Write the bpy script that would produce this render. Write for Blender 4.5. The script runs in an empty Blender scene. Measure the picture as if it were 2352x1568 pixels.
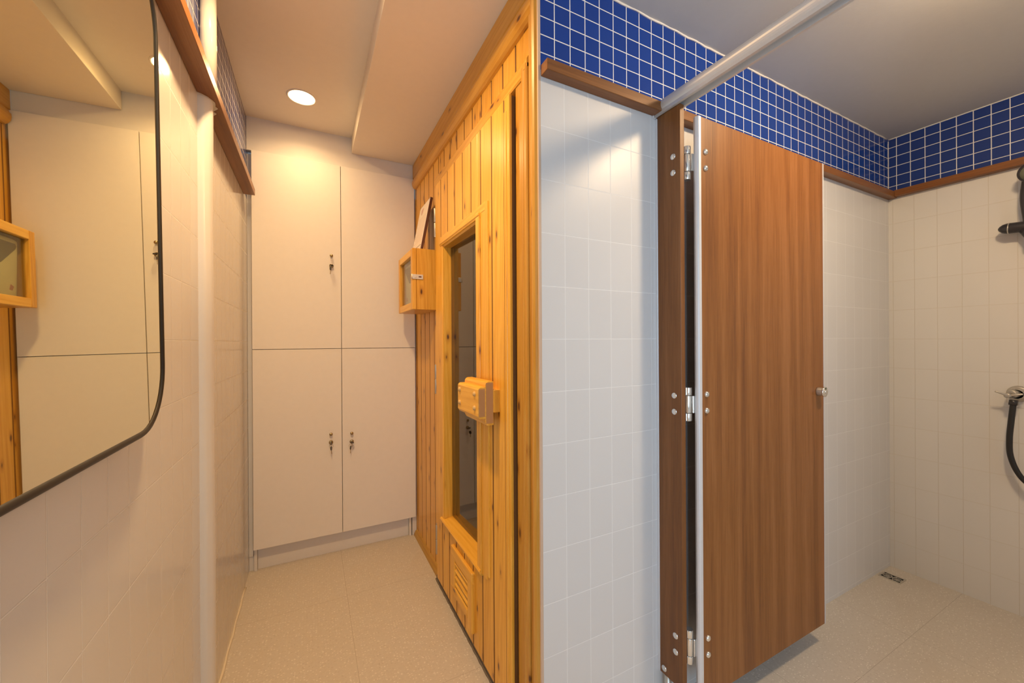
import bpy, bmesh, math, random
from mathutils import Vector, Matrix
random.seed(7)
S = bpy.context.scene
COL = S.collection
PI = math.pi

# ------------------------------------------------------------------ camera
CAM_H = 1.2
yaw, pitch, roll = math.radians(27.2033), math.radians(-0.0307), math.radians(-0.3265)
F = Vector((math.sin(yaw) * math.cos(pitch), math.cos(yaw) * math.cos(pitch), math.sin(pitch)))
R0 = Vector((math.cos(yaw), -math.sin(yaw), 0)); U0 = R0.cross(F)
R = R0 * math.cos(roll) + U0 * math.sin(roll)
U = -R0 * math.sin(roll) + U0 * math.cos(roll)
cam = bpy.data.cameras.new('camera'); cam.sensor_width = 36; cam.lens = 897.64 / 2352 * 36
cam.clip_start = 0.01; cam.clip_end = 50
co = bpy.data.objects.new('camera', cam); COL.objects.link(co)
M = Matrix((R, U, -F)).transposed().to_4x4(); M.translation = Vector((0, 0, CAM_H))
co.matrix_world = M
S.camera = co

# ------------------------------------------------------------------ world, exposure
S.view_settings.view_transform = 'Standard'; S.view_settings.look = 'None'
S.view_settings.gamma = 1; S.view_settings.exposure = 0.0
S.view_settings.use_curve_mapping = False
w = bpy.data.worlds.new('world'); S.world = w; w.use_nodes = True
bg = w.node_tree.nodes['Background']; bg.inputs[0].default_value = (0.62, 0.8, 1.0, 1); bg.inputs[1].default_value = 0.6

def area(name, loc, rot, sx, sy, power, col, spread=None):
    l = bpy.data.lights.new(name, 'AREA'); l.shape = 'RECTANGLE'; l.size = sx; l.size_y = sy
    l.energy = power; l.color = col
    if spread: l.spread = spread
    o = bpy.data.objects.new(name, l); COL.objects.link(o); o.location = loc; o.rotation_euler = rot
    return o
WARM = (1.0, 0.64, 0.295)
WARM2 = (1.0, 0.72, 0.42)
L_CORRIDOR = 58.0       # glow of the corridor downlight diffusers
P_CORRIDOR = (2.6, 15.5) # watts thrown down by the far downlight and the added near fill downlight

L_SHOWER = 205.0         # emission of the shower room downlight diffuser
WIN = (-1.55, -0.55, 0.45, 1.95)   # window in the left wall, behind the camera: y0 y1 z0 z1
YB = -1.7                        # wall behind the camera
area('daylight_window', (-0.2959 - 0.09, (WIN[0] + WIN[1]) / 2, (WIN[2] + WIN[3]) / 2), (0, -PI / 2, 0),
     WIN[3] - WIN[2], WIN[1] - WIN[0], 51, (0.56, 0.78, 1.0))

# ------------------------------------------------------------------ node helpers
def mat(name):
    m = bpy.data.materials.new(name); m.use_nodes = True
    return m, m.node_tree, m.node_tree.nodes['Principled BSDF']
def nd(t, kind, **kw):
    n = t.nodes.new(kind)
    for k, v in kw.items():
        if k.startswith('i_'): n.inputs[k[2:].replace('_', ' ')].default_value = v
        else: setattr(n, k, v)
    return n
def math_(t, op, a, b=None, c=None):
    n = t.nodes.new('ShaderNodeMath'); n.operation = op
    for i, v in enumerate((a, b, c)):
        if v is None: continue
        if isinstance(v, (int, float)): n.inputs[i].default_value = v
        else: t.links.new(v, n.inputs[i])
    return n.outputs[0]
def mix(t, f, a, b, mode='MIX'):
    n = t.nodes.new('ShaderNodeMix'); n.data_type = 'RGBA'; n.blend_type = mode
    for s, v in ((n.inputs[0], f), (n.inputs[6], a), (n.inputs[7], b)):
        if isinstance(v, (int, float)): s.default_value = v
        elif isinstance(v, tuple): s.default_value = (v + (1,))[:4]
        else: t.links.new(v, s)
    return n.outputs[2]
def ramp(t, f, stops):
    n = t.nodes.new('ShaderNodeValToRGB'); e = n.color_ramp.elements
    while len(e) < len(stops): e.new(0.5)
    for k, (p, c) in zip(e, stops): k.position = p; k.color = (c + (1,))[:4] if isinstance(c, tuple) else (c, c, c, 1)
    t.links.new(f, n.inputs[0]); return n.outputs[0]
def bump(t, b, h, strength, dist=0.001):
    n = t.nodes.new('ShaderNodeBump'); n.inputs['Strength'].default_value = strength; n.inputs['Distance'].default_value = dist
    t.links.new(h, n.inputs['Height']); t.links.new(n.outputs[0], b.inputs['Normal']); return n
def coords(t, scale=(1, 1, 1), loc=(0, 0, 0), rnd=None):
    tc = t.nodes.new('ShaderNodeTexCoord'); v = tc.outputs['Object']
    if rnd:
        a = nd(t, 'ShaderNodeAttribute', attribute_name='rnd')
        vm = nd(t, 'ShaderNodeVectorMath', operation='SCALE'); vm.inputs[0].default_value = rnd
        t.links.new(a.outputs['Fac'], vm.inputs['Scale'])
        ad = nd(t, 'ShaderNodeVectorMath', operation='ADD'); t.links.new(v, ad.inputs[0]); t.links.new(vm.outputs[0], ad.inputs[1]); v = ad.outputs[0]
    mp = t.nodes.new('ShaderNodeMapping'); mp.inputs['Scale'].default_value = scale; mp.inputs['Location'].default_value = loc
    t.links.new(v, mp.inputs['Vector']); return mp.outputs[0]
def noise(t, v, scale, detail=3, rough=0.5, dist=0):
    n = nd(t, 'ShaderNodeTexNoise'); n.inputs['Scale'].default_value = scale; n.inputs['Detail'].default_value = detail
    n.inputs['Roughness'].default_value = rough; n.inputs['Distortion'].default_value = dist
    t.links.new(v, n.inputs['Vector']); return n.outputs['Fac']
def plain(name, col, rough=0.5, metal=0.0, spec=0.5, bumpy=0.0, bscale=200):
    m, t, b = mat(name)
    v = coords(t)
    n = noise(t, v, 35, 3)
    c = mix(t, math_(t, 'MULTIPLY', n, 0.14), col, tuple(x * 0.7 for x in col))
    t.links.new(c, b.inputs['Base Color']); b.inputs['Roughness'].default_value = rough
    b.inputs['Metallic'].default_value = metal; b.inputs['Specular IOR Level'].default_value = spec
    if bumpy: bump(t, b, noise(t, v, bscale, 4), bumpy)
    return m

def tile_mat(name, axis, pu, pv, ou, ov, ms, tile_a, tile_b, grout, rough=0.16, spec=0.5, relief=0.5, wobble=0.0, grout_fade=None):
    """ceramic tiles on a wall; axis = horizontal world axis of the wall (0 = X, 1 = Y); pitch pu x pv, grid lines through (ou, ov)"""
    m, t, b = mat(name)
    tc = t.nodes.new('ShaderNodeTexCoord'); sp = t.nodes.new('ShaderNodeSeparateXYZ'); t.links.new(tc.outputs['Object'], sp.inputs[0])
    u = math_(t, 'SUBTRACT', sp.outputs[axis], ou - 40 * pu); v = math_(t, 'SUBTRACT', sp.outputs[2], ov - 40 * pv)
    cb = t.nodes.new('ShaderNodeCombineXYZ'); t.links.new(u, cb.inputs[0]); t.links.new(v, cb.inputs[1])
    # grout half-width appears on each side of a line, so shift by half the mortar
    br = t.nodes.new('ShaderNodeTexBrick'); br.offset = 0; br.squash = 1
    br.inputs['Scale'].default_value = 1; br.inputs['Brick Width'].default_value = pu; br.inputs['Row Height'].default_value = pv
    br.inputs['Mortar Size'].default_value = ms; br.inputs['Mortar Smooth'].default_value = 0.25; br.inputs['Bias'].default_value = 0
    br.inputs['Color1'].default_value = tile_a + (1,); br.inputs['Color2'].default_value = tile_b + (1,); br.inputs['Mortar'].default_value = grout + (1,)
    t.links.new(cb.outputs[0], br.inputs['Vector'])
    t.links.new(br.outputs['Color'], b.inputs['Base Color'])
    rr = math_(t, 'MULTIPLY_ADD', br.outputs['Fac'], 0.5, rough); t.links.new(rr, b.inputs['Roughness'])
    b.inputs['Specular IOR Level'].default_value = spec
    h = math_(t, 'MULTIPLY', br.outputs['Fac'], -1.0)
    if wobble:
        h = math_(t, 'ADD', h, math_(t, 'MULTIPLY', noise(t, coords(t), 7, 2), wobble))
    bump(t, b, h, relief, 0.0015)
    return m

def pine_mat(name, grain, hue=1.0, knots=0.45, rough=0.38, dark=1.0):
    """varnished knotty pine, grain = world axis the boards run along"""
    m, t, b = mat(name)
    s = [1, 1, 1]; s[grain] = 0.055
    v = coords(t, tuple(s), rnd=(7.3, 11.1, 5.7))
    big = noise(t, v, 22, 2, 0.5, 0.6)
    wob = noise(t, v, 6, 2)
    fine = noise(t, v, 240, 4, 0.65)
    wv = nd(t, 'ShaderNodeTexWave', wave_type='BANDS', bands_direction='DIAGONAL')
    wv.inputs['Scale'].default_value = 26; wv.inputs['Distortion'].default_value = 9; wv.inputs['Detail'].default_value = 2; wv.inputs['Detail Scale'].default_value = 1.1
    t.links.new(v, wv.inputs['Vector'])
    f = math_(t, 'ADD', math_(t, 'MULTIPLY', big, 0.50), math_(t, 'ADD', math_(t, 'MULTIPLY', wv.outputs['Fac'], 0.12), math_(t, 'MULTIPLY', fine, 0.38)))
    lo = (0.60 * dark, 0.265 * dark * hue, 0.020 * dark); hi = (0.86 * dark, 0.50 * dark * hue, 0.10 * dark); md = (0.76 * dark, 0.39 * dark * hue, 0.050 * dark)
    c = ramp(t, f, [(0.28, lo), (0.48, md), (0.68, hi)])
    at = nd(t, 'ShaderNodeAttribute', attribute_name='rnd')
    c = mix(t, math_(t, 'MULTIPLY', at.outputs['Fac'], 0.28), c, (0.60 * dark, 0.27 * dark * hue, 0.02 * dark))
    kv3 = coords(t, rnd=(3.1, 5.3, 9.7)); sp = t.nodes.new('ShaderNodeSeparateXYZ'); t.links.new(kv3, sp.inputs[0])
    other = [i for i in range(3) if i != grain]
    cu = math_(t, 'MULTIPLY', math_(t, 'ADD', sp.outputs[other[0]], sp.outputs[other[1]]), 13.0); cw = math_(t, 'MULTIPLY', sp.outputs[grain], 5.0)
    cbn = t.nodes.new('ShaderNodeCombineXYZ'); t.links.new(cu, cbn.inputs[0]); t.links.new(cw, cbn.inputs[1]); kv = cbn.outputs[0]
    vo = nd(t, 'ShaderNodeTexVoronoi', feature='F1', voronoi_dimensions='2D'); vo.inputs['Scale'].default_value = 1; t.links.new(kv, vo.inputs['Vector'])
    sc = t.nodes.new('ShaderNodeSeparateColor'); t.links.new(vo.outputs['Color'], sc.inputs[0])
    keep = math_(t, 'LESS_THAN', sc.outputs[0], knots)
    kd = math_(t, 'ADD', vo.outputs['Distance'], math_(t, 'MULTIPLY', math_(t, 'SUBTRACT', noise(t, kv, 9, 2), 0.5), 0.05))
    kd = math_(t, 'ADD', kd, math_(t, 'MULTIPLY', sc.outputs[1], 0.05))
    core = ramp(t, kd, [(0.05, 1.0), (0.10, 0.0)])
    halo = ramp(t, kd, [(0.05, 0.7), (0.22, 0.0)])
    c = mix(t, math_(t, 'MULTIPLY', halo, keep), c, (0.42 * dark, 0.15 * dark * hue, 0.012 * dark))
    c = mix(t, math_(t, 'MULTIPLY', core, keep), c, (0.10, 0.032, 0.006))
    t.links.new(c, b.inputs['Base Color'])
    b.inputs['Roughness'].default_value = rough; b.inputs['Specular IOR Level'].default_value = 0.4
    b.inputs['Coat Weight'].default_value = 0.25; b.inputs['Coat Roughness'].default_value = 0.3
    bump(t, b, fine, 0.12, 0.0006)
    return m

def walnut_mat(name, grain, k=1.0, rough=0.30):
    m, t, b = mat(name)
    s = [1, 1, 1]; s[grain] = 0.035
    v = coords(t, tuple(s), rnd=(3.3, 7.1, 2.7))
    a = noise(t, v, 13, 4, 0.6, 0.8)
    wv = nd(t, 'ShaderNodeTexWave', wave_type='BANDS', bands_direction='DIAGONAL')
    wv.inputs['Scale'].default_value = 7; wv.inputs['Distortion'].default_value = 14; wv.inputs['Detail'].default_value = 3; wv.inputs['Detail Scale'].default_value = 0.9
    t.links.new(v, wv.inputs['Vector'])
    fine = noise(t, v, 170, 5, 0.7)
    f = math_(t, 'ADD', math_(t, 'MULTIPLY', a, 0.52), math_(t, 'ADD', math_(t, 'MULTIPLY', wv.outputs['Fac'], 0.07), math_(t, 'MULTIPLY', fine, 0.42)))
    c = ramp(t, f, [(0.34, (0.185 * k, 0.066 * k, 0.020 * k)), (0.50, (0.295 * k, 0.113 * k, 0.029 * k)), (0.66, (0.39 * k, 0.165 * k, 0.056 * k))])
    t.links.new(c, b.inputs['Base Color']); b.inputs['Roughness'].default_value = rough; b.inputs['Specular IOR Level'].default_value = 0.4
    bump(t, b, fine, 0.05, 0.0004)
    return m

# ------------------------------------------------------------------ materials
W1 = (0.69, 0.685, 0.69)
M_TILE_X = tile_mat('glazed_white_tile_center', 0, 0.0849, 0.1485, 0.650, 1.2055, 0.0014, W1, (0.67, 0.665, 0.67), (0.81, 0.81, 0.815), rough=0.34, spec=0.28)
M_TILE_R = tile_mat('glazed_white_tile_right', 1, 0.0815, 0.1512, 0.829, 1.2000, 0.0012, (0.73, 0.71, 0.68), (0.72, 0.70, 0.67), (0.64, 0.60, 0.54))
M_TILE_L = tile_mat('glazed_white_tile_left', 1, 0.0830, 0.1505, 1.2000, 1.2070, 0.0016, (0.655, 0.635, 0.62), (0.64, 0.62, 0.605), (0.72, 0.70, 0.68), rough=0.15, relief=0.8, wobble=0.25)
BL, BL2, GR = (0.010, 0.050, 0.300), (0.009, 0.043, 0.265), (0.80, 0.80, 0.80)
M_BLUE_X = tile_mat('blue_mosaic_tile_center', 0, 0.05415, 0.0505, 0.6175, 2.0535, 0.0017, BL, BL2, GR, rough=0.12, spec=0.3)
M_BLUE_R = tile_mat('blue_mosaic_tile_right', 1, 0.0533, 0.0512, 0.895, 2.053, 0.0017, (0.020, 0.050, 0.24), (0.018, 0.045, 0.22), GR, rough=0.2)
M_BLUE_L = tile_mat('blue_mosaic_tile_left', 1, 0.0533, 0.0505, 1.20, 2.053, 0.0016, (0.045, 0.065, 0.24), (0.04, 0.06, 0.22), (0.75, 0.72, 0.68), rough=0.13, wobble=0.3)
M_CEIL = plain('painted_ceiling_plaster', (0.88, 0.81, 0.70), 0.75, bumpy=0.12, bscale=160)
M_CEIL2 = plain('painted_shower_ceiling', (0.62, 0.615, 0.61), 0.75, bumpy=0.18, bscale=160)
M_WHITE = plain('white_laminate', (0.86, 0.82, 0.775), 0.55, spec=0.3)
M_WHITE_B = plain('white_painted_board', (0.78, 0.745, 0.71), 0.5)
M_PLAST = plain('painted_plaster_wall', (0.72, 0.70, 0.66), 0.7)
M_CAULK = plain('cream_caulk', (0.74, 0.66, 0.52), 0.45, bumpy=0.5, bscale=60)
M_GROUT = plain('rough_patch_plaster', (0.72, 0.68, 0.60), 0.8, bumpy=1.0, bscale=120)
M_DIRT = plain('grimy_grey_caulk', (0.16, 0.13, 0.10), 0.7, bumpy=0.6, bscale=90)
M_PIPE = plain('glossy_cream_plastic', (0.80, 0.78, 0.72), 0.18, bumpy=0.15, bscale=8)
M_PINE_V = pine_mat('knotty_pine_vertical', 2)
M_PINE_H = pine_mat('knotty_pine_horizontal', 1, dark=0.92)
M_PINE_DK = pine_mat('aged_pine_trim', 2, dark=0.72, hue=0.97)
M_PINE_L = pine_mat('light_pine_door', 2, dark=1.08, hue=1.03)
M_PINE_LH = pine_mat('light_pine_moulding', 1, dark=1.08, hue=1.04, knots=0.15)
M_PINE_B = pine_mat('pine_box_wood', 2, dark=0.98, knots=0.55)
M_JOINT_SHADE = plain('painted_joint_shade', (0.20, 0.075, 0.012), 0.7)  # shade inside the board joints, painted as a dark brown
M_PINE_E = plain('pine_end_grain', (0.50, 0.25, 0.09), 0.7)
M_PEG = plain('turned_wood_peg', (0.62, 0.40, 0.16), 0.5)
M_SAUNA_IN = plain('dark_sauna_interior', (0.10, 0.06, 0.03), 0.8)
M_EDGE = plain('beige_edging', (0.62, 0.45, 0.33), 0.6)
M_WAL_V = walnut_mat('walnut_laminate_vertical', 2, 0.84, 0.42)
M_WAL_D = walnut_mat('walnut_laminate_pilaster', 2, 0.66, 0.4)
M_WAL_X = walnut_mat('walnut_trim_along_x', 0, 0.70, 0.35)
M_WAL_Y = walnut_mat('walnut_trim_along_y', 1, 0.80, 0.35)
M_ALU = plain('satin_aluminium', (0.66, 0.64, 0.62), 0.42, metal=0.35)
M_ALUW = plain('pale_anodised_edge', (0.72, 0.73, 0.76), 0.4, metal=0.25)
M_CHROME = plain('polished_steel', (0.80, 0.78, 0.74), 0.2, metal=0.85)
M_HASP = plain('zinc_plated_steel', (0.78, 0.74, 0.68), 0.4, metal=0.4)
M_STEEL = plain('brushed_steel', (0.58, 0.54, 0.48), 0.36, metal=0.7)
M_BRASS = plain('dull_brass', (0.42, 0.33, 0.18), 0.3, metal=1.0)
M_BLACK = plain('black_rubber', (0.018, 0.017, 0.017), 0.45)
M_BLACKP = plain('black_plastic', (0.035, 0.032, 0.036), 0.3)
M_PAPER = plain('printed_paper', (0.80, 0.70, 0.62), 0.6)
M_INK = plain('pale_print_ink', (0.62, 0.40, 0.34), 0.7)
M_INKD = plain('dark_print_ink', (0.12, 0.10, 0.12), 0.7)
M_CREAM = plain('cream_appliance_plastic', (0.82, 0.77, 0.48), 0.4)
M_GREYW = plain('grey_display_window', (0.13, 0.12, 0.09), 0.25)
M_RED = plain('faded_red_mark', (0.5, 0.2, 0.16), 0.6)
M_BROWN = plain('brown_frame_edge', (0.11, 0.035, 0.015), 0.35)
M_DARK = plain('dark_void', (0.01, 0.01, 0.01), 0.9)

def floor_mat():
    m, t, b = mat('speckled_vinyl_floor')
    v = coords(t)
    n1 = noise(t, v, 90, 4, 0.7); n2 = noise(t, v, 6, 3)
    c = mix(t, n1, (0.50, 0.45, 0.39), (0.66, 0.61, 0.54))
    c = mix(t, math_(t, 'MULTIPLY', n2, 0.35), c, (0.52, 0.44, 0.36))
    vo = nd(t, 'ShaderNodeTexVoronoi', feature='F1'); vo.inputs['Scale'].default_value = 95; vo.inputs['Randomness'].default_value = 1
    t.links.new(coords(t, (1, 1.6, 1)), vo.inputs['Vector'])
    sc = t.nodes.new('ShaderNodeSeparateColor'); t.links.new(vo.outputs['Color'], sc.inputs[0])
    sp = math_(t, 'MULTIPLY', ramp(t, vo.outputs['Distance'], [(0.16, 1.0), (0.36, 0.0)]), math_(t, 'LESS_THAN', sc.outputs[0], 0.42))
    c = mix(t, math_(t, 'MULTIPLY', sp, 0.55), c, (0.88, 0.83, 0.75))
    sp2 = math_(t, 'MULTIPLY', ramp(t, vo.outputs['Distance'], [(0.16, 1.0), (0.36, 0.0)]), math_(t, 'GREATER_THAN', sc.outputs[0], 0.75))
    c = mix(t, math_(t, 'MULTIPLY', sp2, 0.35), c, (0.34, 0.28, 0.22))
    tc = t.nodes.new('ShaderNodeTexCoord'); mp = t.nodes.new('ShaderNodeMapping'); mp.inputs['Location'].default_value = (-0.146 + 6.67, -1.337 + 6.67, 0)
    t.links.new(tc.outputs['Object'], mp.inputs[0])
    br = t.nodes.new('ShaderNodeTexBrick'); br.offset = 0; br.inputs['Scale'].default_value = 1
    br.inputs['Brick Width'].default_value = 0.667; br.inputs['Row Height'].default_value = 0.667; br.inputs['Mortar Size'].default_value = 0.0011
    br.inputs['Mortar Smooth'].default_value = 0.5
    t.links.new(mp.outputs[0], br.inputs['Vector'])
    c = mix(t, math_(t, 'MULTIPLY', br.outputs['Fac'], 0.42), c, (0.20, 0.15, 0.10))
    t.links.new(c, b.inputs['Base Color']); b.inputs['Roughness'].default_value = 0.42; b.inputs['Specular IOR Level'].default_value = 0.35
    bump(t, b, n1, 0.05, 0.0005)
    return m
M_FLOOR = floor_mat()

def mirror_mat():
    m, t, b = mat('silvered_mirror_glass')
    c = mix(t, noise(t, coords(t), 3, 2), (0.86, 0.86, 0.66), (0.84, 0.84, 0.63)); t.links.new(c, b.inputs['Base Color'])
    b.inputs['Metallic'].default_value = 1; b.inputs['Roughness'].default_value = 0.012
    return m
M_MIRROR = mirror_mat()
def glass_mat(name, tint=(1, 1, 1), rough=0.0, mixf=0.0):
    m, t, b = mat(name)
    b.inputs['Base Color'].default_value = tint + (1,); b.inputs['Transmission Weight'].default_value = 1
    b.inputs['Roughness'].default_value = rough; b.inputs['IOR'].default_value = 1.5
    n = noise(t, coords(t), 40, 2); t.links.new(math_(t, 'MULTIPLY_ADD', n, 0.01, rough), b.inputs['Roughness'])
    return m
M_GLASS_D = glass_mat('smoked_sauna_glass', (0.60, 0.54, 0.44))
def pane_mat(name):
    m, t, b = mat(name); out = t.nodes['Material Output']
    lw = nd(t, 'ShaderNodeLayerWeight'); lw.inputs['Blend'].default_value = 0.5
    fr = math_(t, 'MULTIPLY_ADD', math_(t, 'POWER', lw.outputs['Facing'], 5.0), 0.9, 0.045)
    tr = t.nodes.new('ShaderNodeBsdfTransparent'); gl = t.nodes.new('ShaderNodeBsdfGlossy')
    c = mix(t, noise(t, coords(t), 12, 2), (0.92, 0.93, 0.90), (0.86, 0.87, 0.84)); t.links.new(c, tr.inputs['Color'])
    gl.inputs['Roughness'].default_value = 0.03
    mx2 = t.nodes.new('ShaderNodeMixShader'); t.links.new(fr, mx2.inputs[0]); t.links.new(tr.outputs[0], mx2.inputs[1]); t.links.new(gl.outputs[0], mx2.inputs[2])
    t.links.new(mx2.outputs[0], out.inputs['Surface']); t.nodes.remove(b)
    return m
M_GLASS = pane_mat('clear_box_glass')
def emit(name, col, s):
    m, t, b = mat(name)
    b.inputs['Base Color'].default_value = (0.8, 0.8, 0.8, 1)
    b.inputs['Emission Color'].default_value = col + (1,); b.inputs['Emission Strength'].default_value = s
    return m
M_LAMP = emit('corridor_lamp_diffuser', WARM, L_CORRIDOR)
M_LAMP2 = emit('shower_lamp_diffuser', WARM2, L_SHOWER)

# ------------------------------------------------------------------ mesh helpers
def new_bm():
    bm = bmesh.new(); bm.faces.layers.float.new('rnd'); return bm
def merge(bm, tmp, mi=0, mtx=None, rnd=None):
    if mtx is not None: bmesh.ops.transform(tmp, matrix=mtx, verts=tmp.verts)
    lay = bm.faces.layers.float['rnd']; r = random.random() if rnd is None else rnd
    vm = {v: bm.verts.new(v.co) for v in tmp.verts}
    for f in tmp.faces:
        try: nf = bm.faces.new([vm[v] for v in f.verts])
        except ValueError: continue
        nf.material_index = mi; nf.smooth = f.smooth; nf[lay] = r
    tmp.free()
def box(bm, x0, x1, y0, y1, z0, z1, bev=0.0, mi=0, seg=1, rnd=None, mtx=None, edge_mi=None):
    t = bmesh.new(); bmesh.ops.create_cube(t, size=1)
    for v in t.verts:
        v.co = Vector((x0 + (v.co.x + .5) * (x1 - x0), y0 + (v.co.y + .5) * (y1 - y0), z0 + (v.co.z + .5) * (z1 - z0)))
    if bev: bmesh.ops.bevel(t, geom=t.edges[:], offset=bev, segments=seg, affect='EDGES', profile=0.5)
    if edge_mi is not None:                      # plank edges coloured dark, painting in the shade of the joint
        t.normal_update(); marks = [abs(f.normal.y) > 0.6 for f in t.faces]
        lay = bm.faces.layers.float['rnd']; r = random.random() if rnd is None else rnd
        vm = {v: bm.verts.new(v.co) for v in t.verts}
        for f, k in zip(t.faces, marks):
            nf = bm.faces.new([vm[v] for v in f.verts]); nf.material_index = edge_mi if k else mi; nf[lay] = r
        t.free(); return
    merge(bm, t, mi, mtx, rnd)
def cyl(bm, p0, p1, r0, r1=None, seg=24, mi=0, bev=0.0, rnd=0.5):
    r1 = r0 if r1 is None else r1
    p0, p1 = Vector(p0), Vector(p1); d = p1 - p0
    t = bmesh.new(); bmesh.ops.create_cone(t, cap_ends=True, segments=seg, radius1=r0, radius2=r1, depth=d.length)
    if bev:
        es = [e for e in t.edges if abs(e.verts[0].co.z - e.verts[1].co.z) < 1e-6]
        bmesh.ops.bevel(t, geom=es, offset=bev, segments=2, affect='EDGES', profile=0.5)
    for f in t.faces: f.smooth = len(f.verts) == 4
    q = Vector((0, 0, 1)).rotation_difference(d.normalized())
    merge(bm, t, mi, Matrix.Translation((p0 + p1) / 2) @ q.to_matrix().to_4x4(), rnd)
def lathe(bm, prof, origin, axis, seg=32, mi=0, rnd=0.5):
    """prof = [(distance along axis, radius)]"""
    t = bmesh.new(); rings = []
    for h, r in prof:
        rings.append([t.verts.new((r * math.cos(2 * PI * k / seg), r * math.sin(2 * PI * k / seg), h)) for k in range(seg)] if r > 1e-6 else [t.verts.new((0, 0, h))])
    for a, b in zip(rings, rings[1:]):
        for k in range(seg):
            q = [a[k % len(a)], a[(k + 1) % len(a)], b[(k + 1) % len(b)], b[k % len(b)]]
            u = []
            for v in q:
                if v not in u: u.append(v)
            if len(u) > 2:
                f = t.faces.new(u); f.smooth = True
    q = Vector((0, 0, 1)).rotation_difference(Vector(axis).normalized())
    bmesh.ops.recalc_face_normals(t, faces=t.faces[:])
    merge(bm, t, mi, Matrix.Translation(Vector(origin)) @ q.to_matrix().to_4x4(), rnd)
def extrude_y(bm, pts, y0, y1, mi=0, rnd=None, smooth=False):
    """pts = outline in (x, z), pulled along Y"""
    t = bmesh.new(); a = [t.verts.new((x, y0, z)) for x, z in pts]; b = [t.verts.new((x, y1, z)) for x, z in pts]
    n = len(pts)
    for k in range(n): t.faces.new((a[k], a[(k + 1) % n], b[(k + 1) % n], b[k])).smooth = smooth
    t.faces.new(a[::-1]); t.faces.new(b); bmesh.ops.recalc_face_normals(t, faces=t.faces[:])
    merge(bm, t, mi, None, rnd)
def prism(bm, pts3, off, mi=0, rnd=None):
    """closed outline of 3D points pulled by a vector"""
    off = Vector(off); t = bmesh.new(); a = [t.verts.new(p) for p in pts3]; b = [t.verts.new(Vector(p) + off) for p in pts3]
    n = len(pts3)
    for k in range(n): t.faces.new((a[k], a[(k + 1) % n], b[(k + 1) % n], b[k]))
    t.faces.new(a[::-1]); t.faces.new(b); bmesh.ops.recalc_face_normals(t, faces=t.faces[:])
    merge(bm, t, mi, None, rnd)
def tube(bm, pts, r, seg=12, mi=0, closed=False, rs=None):
    P = [Vector(p) for p in pts]; n = len(P); t = bmesh.new(); rings = []; up = None
    for i in range(n):
        d = (P[(i + 1) % n] - P[i - 1]) if (closed or 0 < i < n - 1) else (P[1] - P[0] if i == 0 else P[-1] - P[-2])
        d.normalize()
        if up is None: up = d.orthogonal().normalized()
        up = (up - d * up.dot(d)).normalized(); sd = d.cross(up); rr = rs[i] if rs else r
        rings.append([t.verts.new(P[i] + (up * math.cos(2 * PI * k / seg) + sd * math.sin(2 * PI * k / seg)) * rr) for k in range(seg)])
    for i in range(n if closed else n - 1):
        a, b = rings[i], rings[(i + 1) % n]
        for k in range(seg): t.faces.new((a[k], a[(k + 1) % seg], b[(k + 1) % seg], b[k])).smooth = True
    if not closed: t.faces.new(rings[0][::-1]); t.faces.new(rings[-1])
    bmesh.ops.recalc_face_normals(t, faces=t.faces[:])
    merge(bm, t, mi, None, 0.5)
def smooth_path(ctrl, n=10):
    P = [Vector(p) for p in ctrl]; out = []
    for i in range(len(P) - 1):
        p0, p1, p2, p3 = P[max(i - 1, 0)], P[i], P[i + 1], P[min(i + 2, len(P) - 1)]
        for k in range(n):
            s = k / n
            out.append(0.5 * ((2 * p1) + (p2 - p0) * s + (2 * p0 - 5 * p1 + 4 * p2 - p3) * s * s + (3 * p1 - p0 - 3 * p2 + p3) * s ** 3))
    out.append(P[-1]); return out

def obj(name, bm, mats, parent=None):
    me = bpy.data.meshes.new(name); bm.to_mesh(me); bm.free()
    for m in (mats if isinstance(mats, (list, tuple)) else [mats]): me.materials.append(m)
    o = bpy.data.objects.new(name, me); COL.objects.link(o)
    if parent is not None: attach(o, parent)
    return o
WPOS = {}
def attach(o, parent):
    # geometry is written in world coordinates; the parent's offset is taken out again
    o.parent = parent
    p = parent; loc = Vector((0, 0, 0))
    while p is not None: loc += p.location; p = p.parent
    o.location = -loc
def thing(name, label, cat, loc, group=None):
    o = bpy.data.objects.new(name, None); o.empty_display_size = 0.05; COL.objects.link(o); o.location = loc
    return tag(o, label, cat, group)
def tag(o, label, cat, group=None, kind=None):
    o['label'] = label; o['category'] = cat
    if group: o['group'] = group
    if kind: o['kind'] = kind
    return o
def struct(name, bm, mats, label=None, parent=None):
    o = obj(name, bm, mats, parent)
    if parent is None: o['kind'] = 'structure'
    if label: o['label'] = label
    return o

# ================================================================== SETTING
XL, XR, YW, YC = -0.2959, 2.7227, 0.928, 2.424
Z_UP, Z_SOF, Z_SH = 2.381, 2.292, 2.2537
bm = new_bm(); box(bm, -0.6, 3.0, YB - 0.3, 3.0, -0.06, 0.0); struct('floor', bm, M_FLOOR)
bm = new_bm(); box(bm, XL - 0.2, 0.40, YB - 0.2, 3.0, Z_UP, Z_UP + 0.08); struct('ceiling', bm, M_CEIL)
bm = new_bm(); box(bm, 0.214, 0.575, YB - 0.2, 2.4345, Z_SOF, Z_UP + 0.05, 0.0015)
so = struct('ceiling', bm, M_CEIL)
bm = new_bm(); box(bm, 0.575, 3.0, YB - 0.2, YW + 0.02, Z_SH, Z_UP + 0.08); struct('ceiling', bm, M_CEIL2)

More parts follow.
